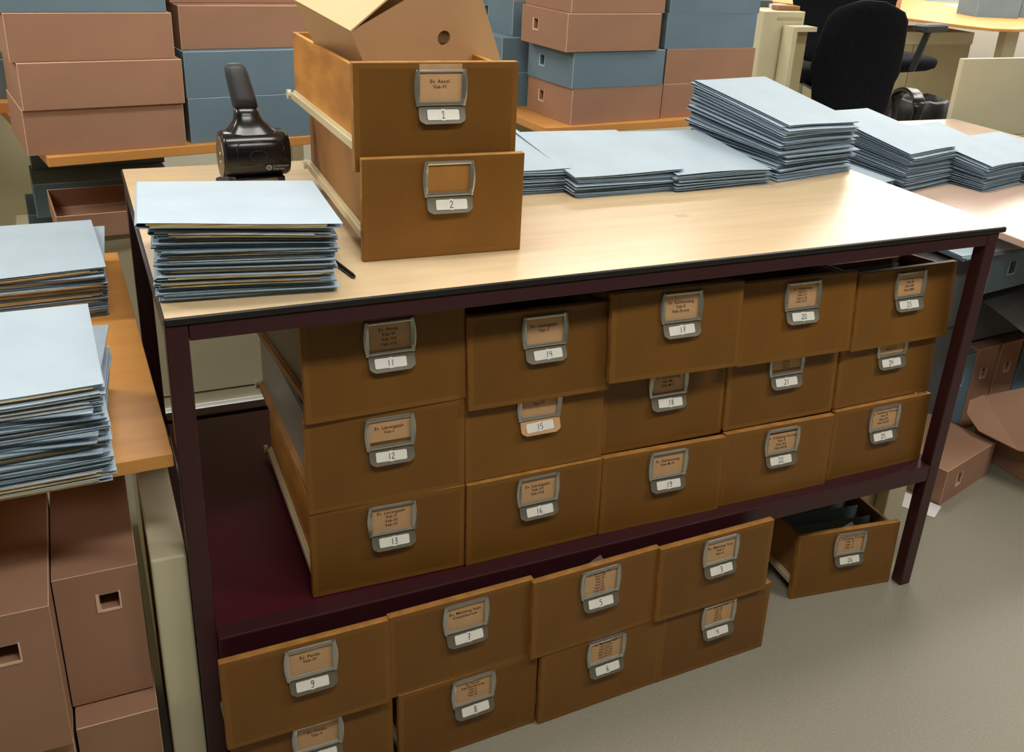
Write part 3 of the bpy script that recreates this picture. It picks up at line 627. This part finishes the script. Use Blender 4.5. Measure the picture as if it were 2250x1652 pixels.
def holed_panel(parent):
    bmx = bmesh.new()
    outer = [bmx.verts.new(p) for p in [(0, 0, 0), (L_, 0, 0), (L_, 0, HT), (0, 0, HT)]]; inner = [bmx.verts.new(p) for p in ring]
    es = [bmx.edges.new((outer[i], outer[(i + 1) % 4])) for i in range(4)] + [bmx.edges.new((inner[i], inner[(i + 1) % n])) for i in range(n)]
    bmesh.ops.triangle_fill(bmx, use_beauty=True, edges=es)
    for f in [f for f in bmx.faces if all(v in inner for v in f.verts)]: bmx.faces.remove(f)
    me = bpy.data.meshes.new('front_side'); bmx.to_mesh(me); bmx.free(); me.materials.append(M['card_board'])
    o = bpy.data.objects.new('front_side', me); COL.objects.link(o); o.parent = parent
    s = o.modifiers.new('solid', 'SOLIDIFY'); s.thickness = .003; s.offset = 0
    return o
holed_panel(t)
mb = MB(); mb.box(.0001, .0018, .0032, .0031, DP, HT - .0005).box(L_ - .0031, .0018, .0032, L_ - .0001, DP, HT - .0005).box(.0033, DP - .003, .0032, L_ - .0033, DP, HT - .0005).box(0, .0018, 0, L_, DP, .003)
mb.build('box_side', [M['card_board'], M['edge_card']], t)
# lid hinged on the left side, slightly open
lid = MB().box(0, -.004, .001, L_ * .98, DP + .004, .0045).build('lid', M['card_lid'], t); lid.location = (0, 0, HT); lid.rotation_euler = (0, radians(-11), 0)

# ------------------------------------------------------------------ hole punch
t = empty('hole_punch', (.286, .63, TH), (0, 0, radians(1)), 'large black heavy-duty hole punch with upright grey-grip lever', 'hole punch'); t.scale = (1.04, 1, .955)
base = MB().prism(rrect(-.075, .03, .075, .215, .02, 5), .0005, .014).build('base_plate', M['black'], t, bevel=.003, seg=2)
MB().box(-.098, .06, .012, -.072, .12, .030).build('paper_guide', M['steel'], t, bevel=.004, seg=2)
MB().box(-.050, .050, .0145, .058, .16, .052).build('die_block', M['black'], t, bevel=.003)
MB().prism([(-.030, .018), (.044, .022), (.040, .050), (-.034, .048)], .0440, .0496, 'y').build('steel_plate', M['steel'], t)
# body: horizontal rounded block (profile in the y-z plane extruded along x)
prof = []
for i in range(28):
    a = 2 * pi * i / 28; sy, sz = abs(cos(a)) ** .75 * (1 if cos(a) > 0 else -1), abs(sin(a)) ** .75 * (1 if sin(a) > 0 else -1)
    prof.append((.095 + .056 * sy, .103 + .056 * sz))
rings = []
for (x, s) in ((-.0735, .80), (-.0725, .93), (-.066, .99), (-.03, 1.0), (.0, 1.01), (.03, 1.0), (.064, .98), (.0715, .90), (.0745, .72)):
    rings.append([(x, .095 + (p[0] - .095) * s, .103 + (p[1] - .103) * s) for p in prof])
MB().loft(rings).build('housing', M['black'], t, smooth=True, bevel=0)
MB().tube((-.0760, .095, .095), (-.0738, .095, .095), .050, n=28).build('side_disc', M['steel'], t)
for zz in (.088, .108): MB().tube((-.0785, .078, zz), (-.0762, .078, zz), .0035, n=10).build('rivet', M['roller'], t)
# shoulder and lever: lofted superellipse rings rising and leaning back-left
def sring(c, hx, hy, n=24, p=.7, tilt=0):
    out = []
    for i in range(n):
        a = 2 * pi * i / n; x = (abs(cos(a)) ** p) * (1 if cos(a) > 0 else -1) * hx; y = (abs(sin(a)) ** p) * (1 if sin(a) > 0 else -1) * hy
        out.append((c[0] + x, c[1] + y * cos(tilt), c[2] + y * sin(tilt)))
    return out
sh = [((0, .095, .118), .071, .050), ((-.001, .097, .140), .069, .046), ((-.003, .100, .154), .060, .038), ((-.005, .104, .166), .045, .030), ((-.007, .108, .180), .033, .024), ((-.009, .112, .196), .0275, .021), ((-.010, .116, .212), .0255, .020)]
MB().loft([sring(c, a, b) for c, a, b in sh]).build('shoulder', M['black'], t, smooth=True)
gr = [((-.010, .116, .2125), .0275, .0205), ((-.013, .122, .235), .0270, .020), ((-.017, .130, .262), .0262, .019), ((-.020, .137, .286), .0252, .018), ((-.022, .141, .301), .0235, .016), ((-.023, .143, .309), .017, .011), ((-.023, .143, .311), .007, .005)]
MB().loft([sring(c, a, b) for c, a, b in gr]).build('lever_grip', M['grip'], t, smooth=True)
# raised outline and oval on the housing front
def ribbon_loop(pts, y, r, name, matl):
    mb = MB(); k = len(pts)
    for i in range(k): mb.tube((pts[i][0], y(pts[i]), pts[i][1]), (pts[(i + 1) % k][0], y(pts[(i + 1) % k]), pts[(i + 1) % k][1]), r, n=6)
    return mb.build(name, matl, t, smooth=True)
yf = lambda p: .095 - .056 * max(0.02, 1 - abs((p[1] - .103) / .0565) ** 2.67) ** .375 - .0002
ribbon_loop([(.02 * cos(a) * .95, .108 + .012 * sin(a)) for a in [2 * pi * i / 20 for i in range(20)]], yf, .0012, 'oval_boss', M['black'])
ribbon_loop(rrect(-.046, .086, .056, .140, .014, 4), yf, .0010, 'panel_outline', M['black'])
text_mesh('printed_logo_text', ['Corporate', 'Express'], .0088, M['logo'], t, (.030, .0385, .078), align='LEFT', sx=.82, space=.85)
mb = MB()
for i in range(20):
    a, b = 2 * pi * i / 20, 2 * pi * (i + 1) / 20
    mb.add([(.021 + .0068 * cos(a), .0385, .078 + .0068 * sin(a)), (.021 + .0068 * cos(b), .0385, .078 + .0068 * sin(b)), (.021 + .0042 * cos(b), .0385, .078 + .0042 * sin(b)), (.021 + .0042 * cos(a), .0385, .078 + .0042 * sin(a))], [(0, 1, 2, 3)])
for a in range(4):
    q = a * pi / 2; c, s = cos(q), sin(q)
    mb.add([(.021 + .0046 * c, .0384, .078 + .0046 * s), (.021 + .0018 * cos(q + .9), .0384, .078 + .0018 * sin(q + .9)), (.021 + .0018 * cos(q - .9), .0384, .078 + .0018 * sin(q - .9))], [(0, 1, 2)])
mb.build('printed_emblem', M['logo'], t)
# black pen behind the stack
t = MB().tube((.352, .105, TH + .005), (.330, .245, TH + .005), .0045, .0045, n=12).tube((.352, .105, TH + .005), (.3535, .096, TH + .005), .0045, .0028, n=12).build('marker_pen', M['black'], smooth=False)
tag(t, 'black marker pen lying between the folder stack and drawer 2', 'pen')

o = MB().box(0, 0, 0, .035, .022, .0004).build('tape_scrap', M['tape']); o.location = (1.205, .285, TH + .0003); tag(o, 'small clear scrap of tape stuck on the middle of the table top', 'tape')
# ------------------------------------------------------------------ right-hand table with more piles
RZ = .885
t = empty('side_table', (0, 0, 0), (0, 0, 0), 'pale glossy table at the right behind the work table, washed out by glare', 'table')
MB().prism([(2.655, .25), (4.15, .25), (4.15, 2.12), (2.47, 2.12), (2.47, 1.41), (2.16, 1.40), (2.16, .72), (2.66, .66)], RZ - .024, RZ).build('table_top', M['pink'], t, bevel=.002)
for x, y in ((4.1, .32), (4.1, 2.06), (2.52, 2.06), (2.3, 1.2)): MB().box(x - .025, y - .025, 0, x + .025, y + .025, RZ - .0255).build('leg', M['cream'], t)
folder_pile((2.80, 1.235, RZ), 13, .315, .42, low(20, 6), .150, .225, 1, .97, 'back', 61, .010, 1.6, 'folders in the left pile on the pale side table', 'blue-grey folder within the left pile on the pale side table', 'pale blue folder topping the left pile on the side table', wav=.004)
folder_pile((3.125, 1.16, RZ), 13, .30, .42, low(15, 7), .100, .172, 1, .97, 'back', 62, .010, 1.4, 'folders in the middle pile on the pale side table', 'blue-grey folder within the middle pile on the pale side table', 'pale blue folder topping the middle pile on the side table', wav=.004)
folder_pile((3.46, 1.12, RZ), 13, .31, .40, low(11, 8), .07, .125, 1, .97, 'back', 63, .008, 1.2, 'folders in the rightmost pile on the pale side table', 'blue-grey folder in the rightmost pile, at the picture edge', 'pale blue folder topping the rightmost pile on the side table', wav=.004)
folder_pile((2.50, 1.17, RZ), 13, .26, .36, low(7, 9), .045, .07, 1, .97, 'back', 64, .006, 1.2, 'folders in the low pile behind the tall pile', 'blue-grey folder in the low pile seen behind the tall pile', wav=.003)
# lower right: boxes and folders beyond the table leg
G4 = 'boxes beyond the right table leg'
archive_box((2.411, .286, .001), 15.5, .345, .46, .134, 'brown', 'brown archive box lying on the floor beyond the right table leg', G4, hole=('front', .30, .52, .030, .044))
t = archive_box((2.83, .12, .001), 0, .55, .42, .225, 'brown', 'large cardboard box on the floor at the right picture edge', G4)
MB().add([(0, .0, .2255), (0, .42, .2255), (-.07, .42, .215), (-.12, .38, .190), (-.14, .30, .165), (-.10, .16, .155), (-.05, .02, .190),
          (0, .0, .2285), (0, .42, .2285), (-.07, .42, .218), (-.12, .38, .193), (-.14, .30, .168), (-.10, .16, .158), (-.05, .02, .193)],
         [(0, 1, 2, 3, 4, 5, 6), (13, 12, 11, 10, 9, 8, 7)] + [((i_ + 1) % 7, i_, 7 + i_, 7 + (i_ + 1) % 7) for i_ in range(7)]).build('lid_flap', M['box_brown'], t)
UB = [(2.772, 'blue', 'upright blue archive box partly hidden by the right table leg'), (2.908, 'brown', 'upright brown archive box with torn hand hole beside the blue one'), (3.052, 'brown', 'upright brown archive box nearest the right picture edge'), (3.195, 'blue', 'dark blue upright archive box cut by the right picture edge')]
for i, (x, c, lab) in enumerate(UB):
    archive_box((x, .655 + i * .012, .001), 5, .130, .36, .345 if i else .33, c, lab, G4, hole=('front', .5, .68, .028, .036))
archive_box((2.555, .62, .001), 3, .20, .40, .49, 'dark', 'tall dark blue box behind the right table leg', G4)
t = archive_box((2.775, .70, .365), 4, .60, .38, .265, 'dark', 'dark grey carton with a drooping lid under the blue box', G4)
MB().add([(-.02, -.004, .255), (.60, -.004, .245), (.60, -.26, .07), (.16, -.24, .085), (.0, -.17, .20), (-.02, -.004, .258), (.60, -.004, .248), (.60, -.26, .073), (.16, -.24, .088), (.0, -.17, .203)],
    [(0, 1, 2, 3, 4), (9, 8, 7, 6, 5), (4, 3, 8, 9), (3, 2, 7, 8), (2, 1, 6, 7), (0, 4, 9, 5), (1, 0, 5, 6)]).build('lid_flap', M['box_dark'], t)
archive_box((2.715, .56, .637), 8, .46, .34, .145, 'blue', 'blue archive box lying under the folder pile at the right picture edge', G4, hole=('front', .30, .55, .04, .045))
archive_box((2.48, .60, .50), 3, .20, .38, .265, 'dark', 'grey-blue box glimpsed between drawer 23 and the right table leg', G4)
folder_pile((2.735, .70, .785), 2, .40, .32, low(6, 12), .018, .022, 1, 1, 'back', 71, .006, 1.2, 'folders on the blue box', 'dark-edged blue-grey folder lying on the blue box at the right', 'pale blue folder lying on the blue box at the right, below the glare', wav=.001)
# paper, foot panel and divider on the floor
mb = MB(); pts = [(2.27, .335), (2.345, .232), (2.408, .272), (2.345, .41)]
mb.prism([(2.335, .235), (2.409, .276), (2.345, .415), (2.262, .352)], .0005, .004)
tag(mb.build('paper_sheet', M['paper']), 'white sheet of paper on the floor behind the right table leg', 'paper')
t = empty('panel_foot', (2.093, .235, 0), (0, 0, radians(-6)), 'cream upright panel support standing behind drawer 26', 'panel')
MB().box(0, 0, .001, .068, .050, .335).build('post', M['cream'], t, bevel=.002)
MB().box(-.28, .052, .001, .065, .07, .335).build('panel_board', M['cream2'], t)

# folders standing in drawer 26 and papers in drawer 23
def upright(n, k, m, h=.13, gy=.10, step=.055, lab='', grp='', name='file_folder', lean=20):
    (x, y, z, yaw, pit) = DR[n][0]
    Rm = Euler((-radians(pit), 0, radians(yaw))).to_matrix()
    for i in range(k):
        lp = Vector((.030, gy + i * step, .058)); wp = Vector((x, y, z)) + Rm @ lp
        mb = MB().prism([(0, 0), (.0012, 0), (.0012, h), (0, h)], .0, .275, 'x')
        mb = MB().box(0, 0, 0, .275, .0012, h).box(0, .006, 0, .275, .0072, h - .004).box(0, .0012, 0, .275, .006, .0012)
        o = mb.build(name, M[m]); o.location = wp; o.rotation_euler = Euler((-radians(pit + lean + i), 0, radians(yaw)))
        tag(o, lab, 'folder', grp)
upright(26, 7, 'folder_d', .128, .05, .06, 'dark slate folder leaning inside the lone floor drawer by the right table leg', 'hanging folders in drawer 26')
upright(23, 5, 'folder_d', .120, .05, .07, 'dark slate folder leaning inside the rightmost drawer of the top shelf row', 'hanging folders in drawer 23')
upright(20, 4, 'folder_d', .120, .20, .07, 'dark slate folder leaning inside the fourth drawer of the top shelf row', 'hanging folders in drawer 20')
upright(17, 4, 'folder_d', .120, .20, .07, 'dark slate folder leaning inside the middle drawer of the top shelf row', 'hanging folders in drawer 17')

# ------------------------------------------------------------------ background right: panels, cabinets, desk, chairs
t = empty('partition_panel', (4.215, 2.2, 0), (0, 0, radians(2)), 'cream partition panel standing at the right behind the side table', 'panel')
MB().box(0, 0, .755, 1.2, .03, 1.183).build('upper_board', M['cream'], t, bevel=.002)
MB().box(0, .002, .30, 1.2, .03, .750).build('lower_board', M['cream'], t, bevel=.002)
MB().box(.02, .004, 0, .06, .026, .2995).build('post', M['cream'], t); MB().box(1.1, .004, 0, 1.14, .026, .2995).build('post', M['cream'], t)
t = empty('storage_cabinet', (3.405, 2.9, 0), (0, 0, radians(3)), 'cream storage cabinet to the left of the office chairs', 'cabinet')
MB().box(0, 0, .0, .30, .40, 1.335).build('cabinet_body', M['cream'], t, bevel=.003)
MB().box(.10, -.004, 1.29, .28, -.0005, 1.304).build('drawer_gap', M['cream2'], t)
t = empty('open_bookcase', (3.545, 2.80, 0), (0, 0, radians(3)), 'open cream bookcase with shaded interior left of the front office chair', 'bookcase')
MB().box(0, 0, .0, .03, .09, 1.265).box(.0305, 0, 1.24, .17, .09, 1.265).build('bookcase_frame', M['cream'], t)
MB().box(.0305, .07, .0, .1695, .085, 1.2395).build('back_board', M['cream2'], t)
t = empty('corner_desk', (0, 0, 0), (0, 0, 0), 'raised beech corner desk at the upper right with angled front edge', 'desk')
MB().prism([(6.0, 6.75), (6.33, 6.06), (6.62, 5.30), (6.86, 4.60), (6.98, 4.42), (7.20, 4.38), (8.6, 4.70), (9.9, 6.5), (9.2, 8.2)], 1.055, 1.080).build('desk_top', M['beech'], t, bevel=.003)
MB().box(7.40, 4.62, 0, 7.56, 4.70, 1.0545).build('leg', M['cream'], t)
MB().box(8.0, 7.0, 0, 8.1, 7.1, 1.0545).build('leg', M['cream'], t)
t = empty('sideboard', (0, 5.2, 0), (0, 0, 0), 'row of shaded cream cabinet doors below the corner desk', 'cabinet')
xs = [5.0, 5.95, 6.93, 7.66]
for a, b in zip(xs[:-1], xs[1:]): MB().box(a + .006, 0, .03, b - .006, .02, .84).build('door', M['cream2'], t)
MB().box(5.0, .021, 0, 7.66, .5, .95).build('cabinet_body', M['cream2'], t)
MB().box(5.0, -.01, .842, 7.66, .0205, .95).build('top_rail', M['cream'], t)
archive_box((6.92, 5.62, 1.0805), 30, .48, .34, .24, 'brown', 'salmon brown archive box on the corner desk', 'boxes on the corner desk', hole=('front', .88, .55, .035, .05))
archive_box((7.745, 5.30, 1.0805), -12, .47, .30, .26, 'blue', 'blue archive box on the corner desk at the upper right', 'boxes on the corner desk')
archive_box((8.35, 5.30, 1.0805), -12, .40, .30, .22, 'blue', 'second blue archive box at the upper right picture corner', 'boxes on the corner desk')
o = MB().prism([(8.75 + .28 * cos(a), 6.30 + .22 * sin(a)) for a in [2 * pi * i / 24 for i in range(24)]], 1.0805, 1.083).build('paper_disc', M['paper']); tag(o, 'round white sheet on the corner desk', 'paper')
t = empty('book', (8.75, 6.85, 1.0805), (0, 0, radians(-14)), 'pale blue book with a pink picture on the corner desk', 'book')
MB().box(0, 0, 0, .60, .35, .03).build('cover', M['screen'], t); MB().box(.08, .03, .0305, .42, .28, .032).build('picture', M['red'], t)
# small things on the cabinet by the chairs
o = MB().prism(rrect(0, 0, .2, .12, .03, 4), 0, .035).build('stapler_tray', M['box_dark']); o.location = (3.44, 3.12, 1.336); tag(o, 'dark flat tray on the cream storage cabinet', 'tray')
o = MB().box(0, 0, 0, .10, .08, .02).build('paper_pad', M['paper']); o.location = (3.60, 3.06, 1.336); tag(o, 'small white pad on the cream storage cabinet', 'pad')
o = MB().box(0, 0, 0, .16, .06, .025).build('brown_pouch', M['body_brown'], bevel=.006, seg=2); o.location = (3.54, 2.96, 1.336); tag(o, 'brown pouch on the cream storage cabinet', 'pouch')

def office_chair(loc, yaw, sc, label, back_h=.60, back_w=.56, arm='loop', seat_z=.50, rim=True):
    t = empty('office_chair', loc, (0, 0, radians(yaw)), label, 'office chair', 'black office chairs'); t.scale = (sc, sc, sc)
    # chair faces +y locally; the backrest is at y = 0
    rings = []
    K = 14
    for k in range(K + 1):
        f = k / K; z = seat_z + .08 + back_h * f
        hw = back_w / 2 * (.80 + .20 * sin(pi * min(1, f * 1.25) * .5)) if f < .4 else back_w / 2 * (1.0 - .22 * ((f - .4) / .6) ** 1.8)
        if f > .86: hw *= math.sqrt(max(.12, 1 - ((f - .86) / .145) ** 2))
        if f < .10: hw *= math.sqrt(max(.3, 1 - ((.10 - f) / .11) ** 2))
        ybow = .045 * sin(pi * f) - .10 * f
        r = []
        n = 20
        for i in range(n):
            a = 2 * pi * i / n; x = hw * (abs(cos(a)) ** .6) * (1 if cos(a) > 0 else -1); y = .036 * (abs(sin(a)) ** .8) * (1 if sin(a) > 0 else -1)
            r.append((x, ybow + y - .10 * (1 - (x / (back_w / 2)) ** 2) * .5 + .03, z))
        rings.append(r)
    MB().loft(rings).build('backrest', M['fabric'], t, smooth=True)
    rings = []
    for (f, s) in ((0, .82), (.25, .97), (.6, 1), (.85, .97), (1, .86)):
        z = seat_z - .055 + .085 * f
        rings.append([(p[0] * s, .27 + (p[1]) * s, z) for p in rrect(-.25, -.24, .25, .24, .09, 5)])
    MB().loft(rings).build('seat', M['fabric'], t, smooth=True)
    MB().box(-.03, -.075, seat_z - .05, .03, -.045, seat_z + .11).box(-.03, -.075, seat_z - .075, .03, .25, seat_z - .056).build('back_bracket', M['black'], t, bevel=.004)
    for s in (-1, 1):
        if arm == 'loop':
            P = [(s * .27, .10, seat_z - .04), (s * .33, .02, seat_z + .10), (s * .335, .0, seat_z + .20), (s * .33, .10, seat_z + .245), (s * .325, .25, seat_z + .235), (s * .32, .36, seat_z + .18), (s * .30, .30, seat_z + .03), (s * .27, .24, seat_z - .04)]
            mb = MB(); V = [Vector(p) for p in P]; Q = []
            for q in range(len(V) - 1):
                a = V[max(q - 1, 0)]; b = V[q]; c2 = V[q + 1]; d = V[min(q + 2, len(V) - 1)]
                for k in range(4):
                    f = k / 4; Q.append(.5 * ((2 * b) + (c2 - a) * f + (2 * a - 5 * b + 4 * c2 - d) * f * f + (3 * b - a - 3 * c2 + d) * f ** 3))
            Q.append(V[-1]); rr = []
            for q in range(len(Q)):
                d = (Q[min(q + 1, len(Q) - 1)] - Q[max(q - 1, 0)]).normalized(); side = Vector((1, 0, 0)); up = d.cross(side).normalized()
                wdt = .030 if 8 <= q <= 20 else .022
                rr.append([Q[q] + side * p[0] + up * p[1] for p in rrect(-wdt, -.011, wdt, .011, .008, 3)])
            mb.loft(rr)
            mb.build('armrest', M['black'], t, smooth=True)
        else:
            mb = MB(); mb.tube((s * .27, .16, seat_z - .03), (s * .335, .15, seat_z + .20), .022, .020, n=12)
            mb.loft([[(s * .335 + p[0] * q, .17 + p[1] * q, seat_z + z_) for p in rrect(-.045, -.13, .045, .13, .035, 4)] for (q, z_) in ((.8, .20), (1, .21), (1, .235), (.85, .245))])
            mb.build('armrest', M['grip'], t, smooth=False)
    MB().tube((0, .25, .10), (0, .25, seat_z - .056), .028, .022, n=14).build('gas_column', M['chrome'], t)
    mb = MB()
    for i in range(5):
        a = 2 * pi * i / 5 + .3; e = (.31 * cos(a), .25 + .31 * sin(a), .065); mb.tube((0, .25, .105), e, .026, .016, n=8)
    mb.build('star_base', M['black'], t)
    for i in range(5):
        a = 2 * pi * i / 5 + .3; x, y = .31 * cos(a), .25 + .31 * sin(a)
        MB().tube((x - .02 * sin(a), y + .02 * cos(a), .028), (x + .02 * sin(a), y - .02 * cos(a), .028), .0275, n=14).build('caster', M['black'], t)
    return t
office_chair((3.99, 2.74, 0), -30, 1.16, 'black fabric office chair with its back to the viewer, behind the folder piles', back_h=.60, back_w=.44, seat_z=.55)
office_chair((4.62, 3.78, 0), -20, 1.25, 'black office chair directly behind the front one, left half of its back visible', back_h=.75, back_w=.40, arm='T', seat_z=.66)
office_chair((5.60, 4.45, 0), -80, 1.30, 'rearmost black office chair, grey armrest reaching toward the corner desk', back_h=.75, back_w=.36, arm='T', seat_z=.64)
# waste bin with liner
t = empty('waste_bin', (5.62, 3.78, 0), (0, 0, 0), 'round waste bin with a crumpled black liner below the corner desk', 'waste bin')
MB().loft([[(r_ * cos(a), r_ * sin(a), z_) for a in [2 * pi * i / 28 for i in range(28)]] for (r_, z_) in ((.17, .001), (.21, .62))]).build('bin', M['black'], t, smooth=True)
rings = []
for (r_, z_) in ((.215, .40), (.228, .46), (.235, .56), (.225, .645), (.20, .66), (.18, .60)):
    rings.append([((r_ + .012 * noise.noise(Vector((3 * cos(a), 3 * sin(a), z_ * 9)))) * cos(a), (r_ + .012 * noise.noise(Vector((5 * cos(a), 5 * sin(a), z_ * 7)))) * sin(a), z_ + .015 * noise.noise(Vector((4 * cos(a), 4 * sin(a), 1)))) for a in [2 * pi * i / 48 for i in range(48)]])
MB().loft(rings, caps=False).build('bin_liner', M['bag'], t, smooth=True)
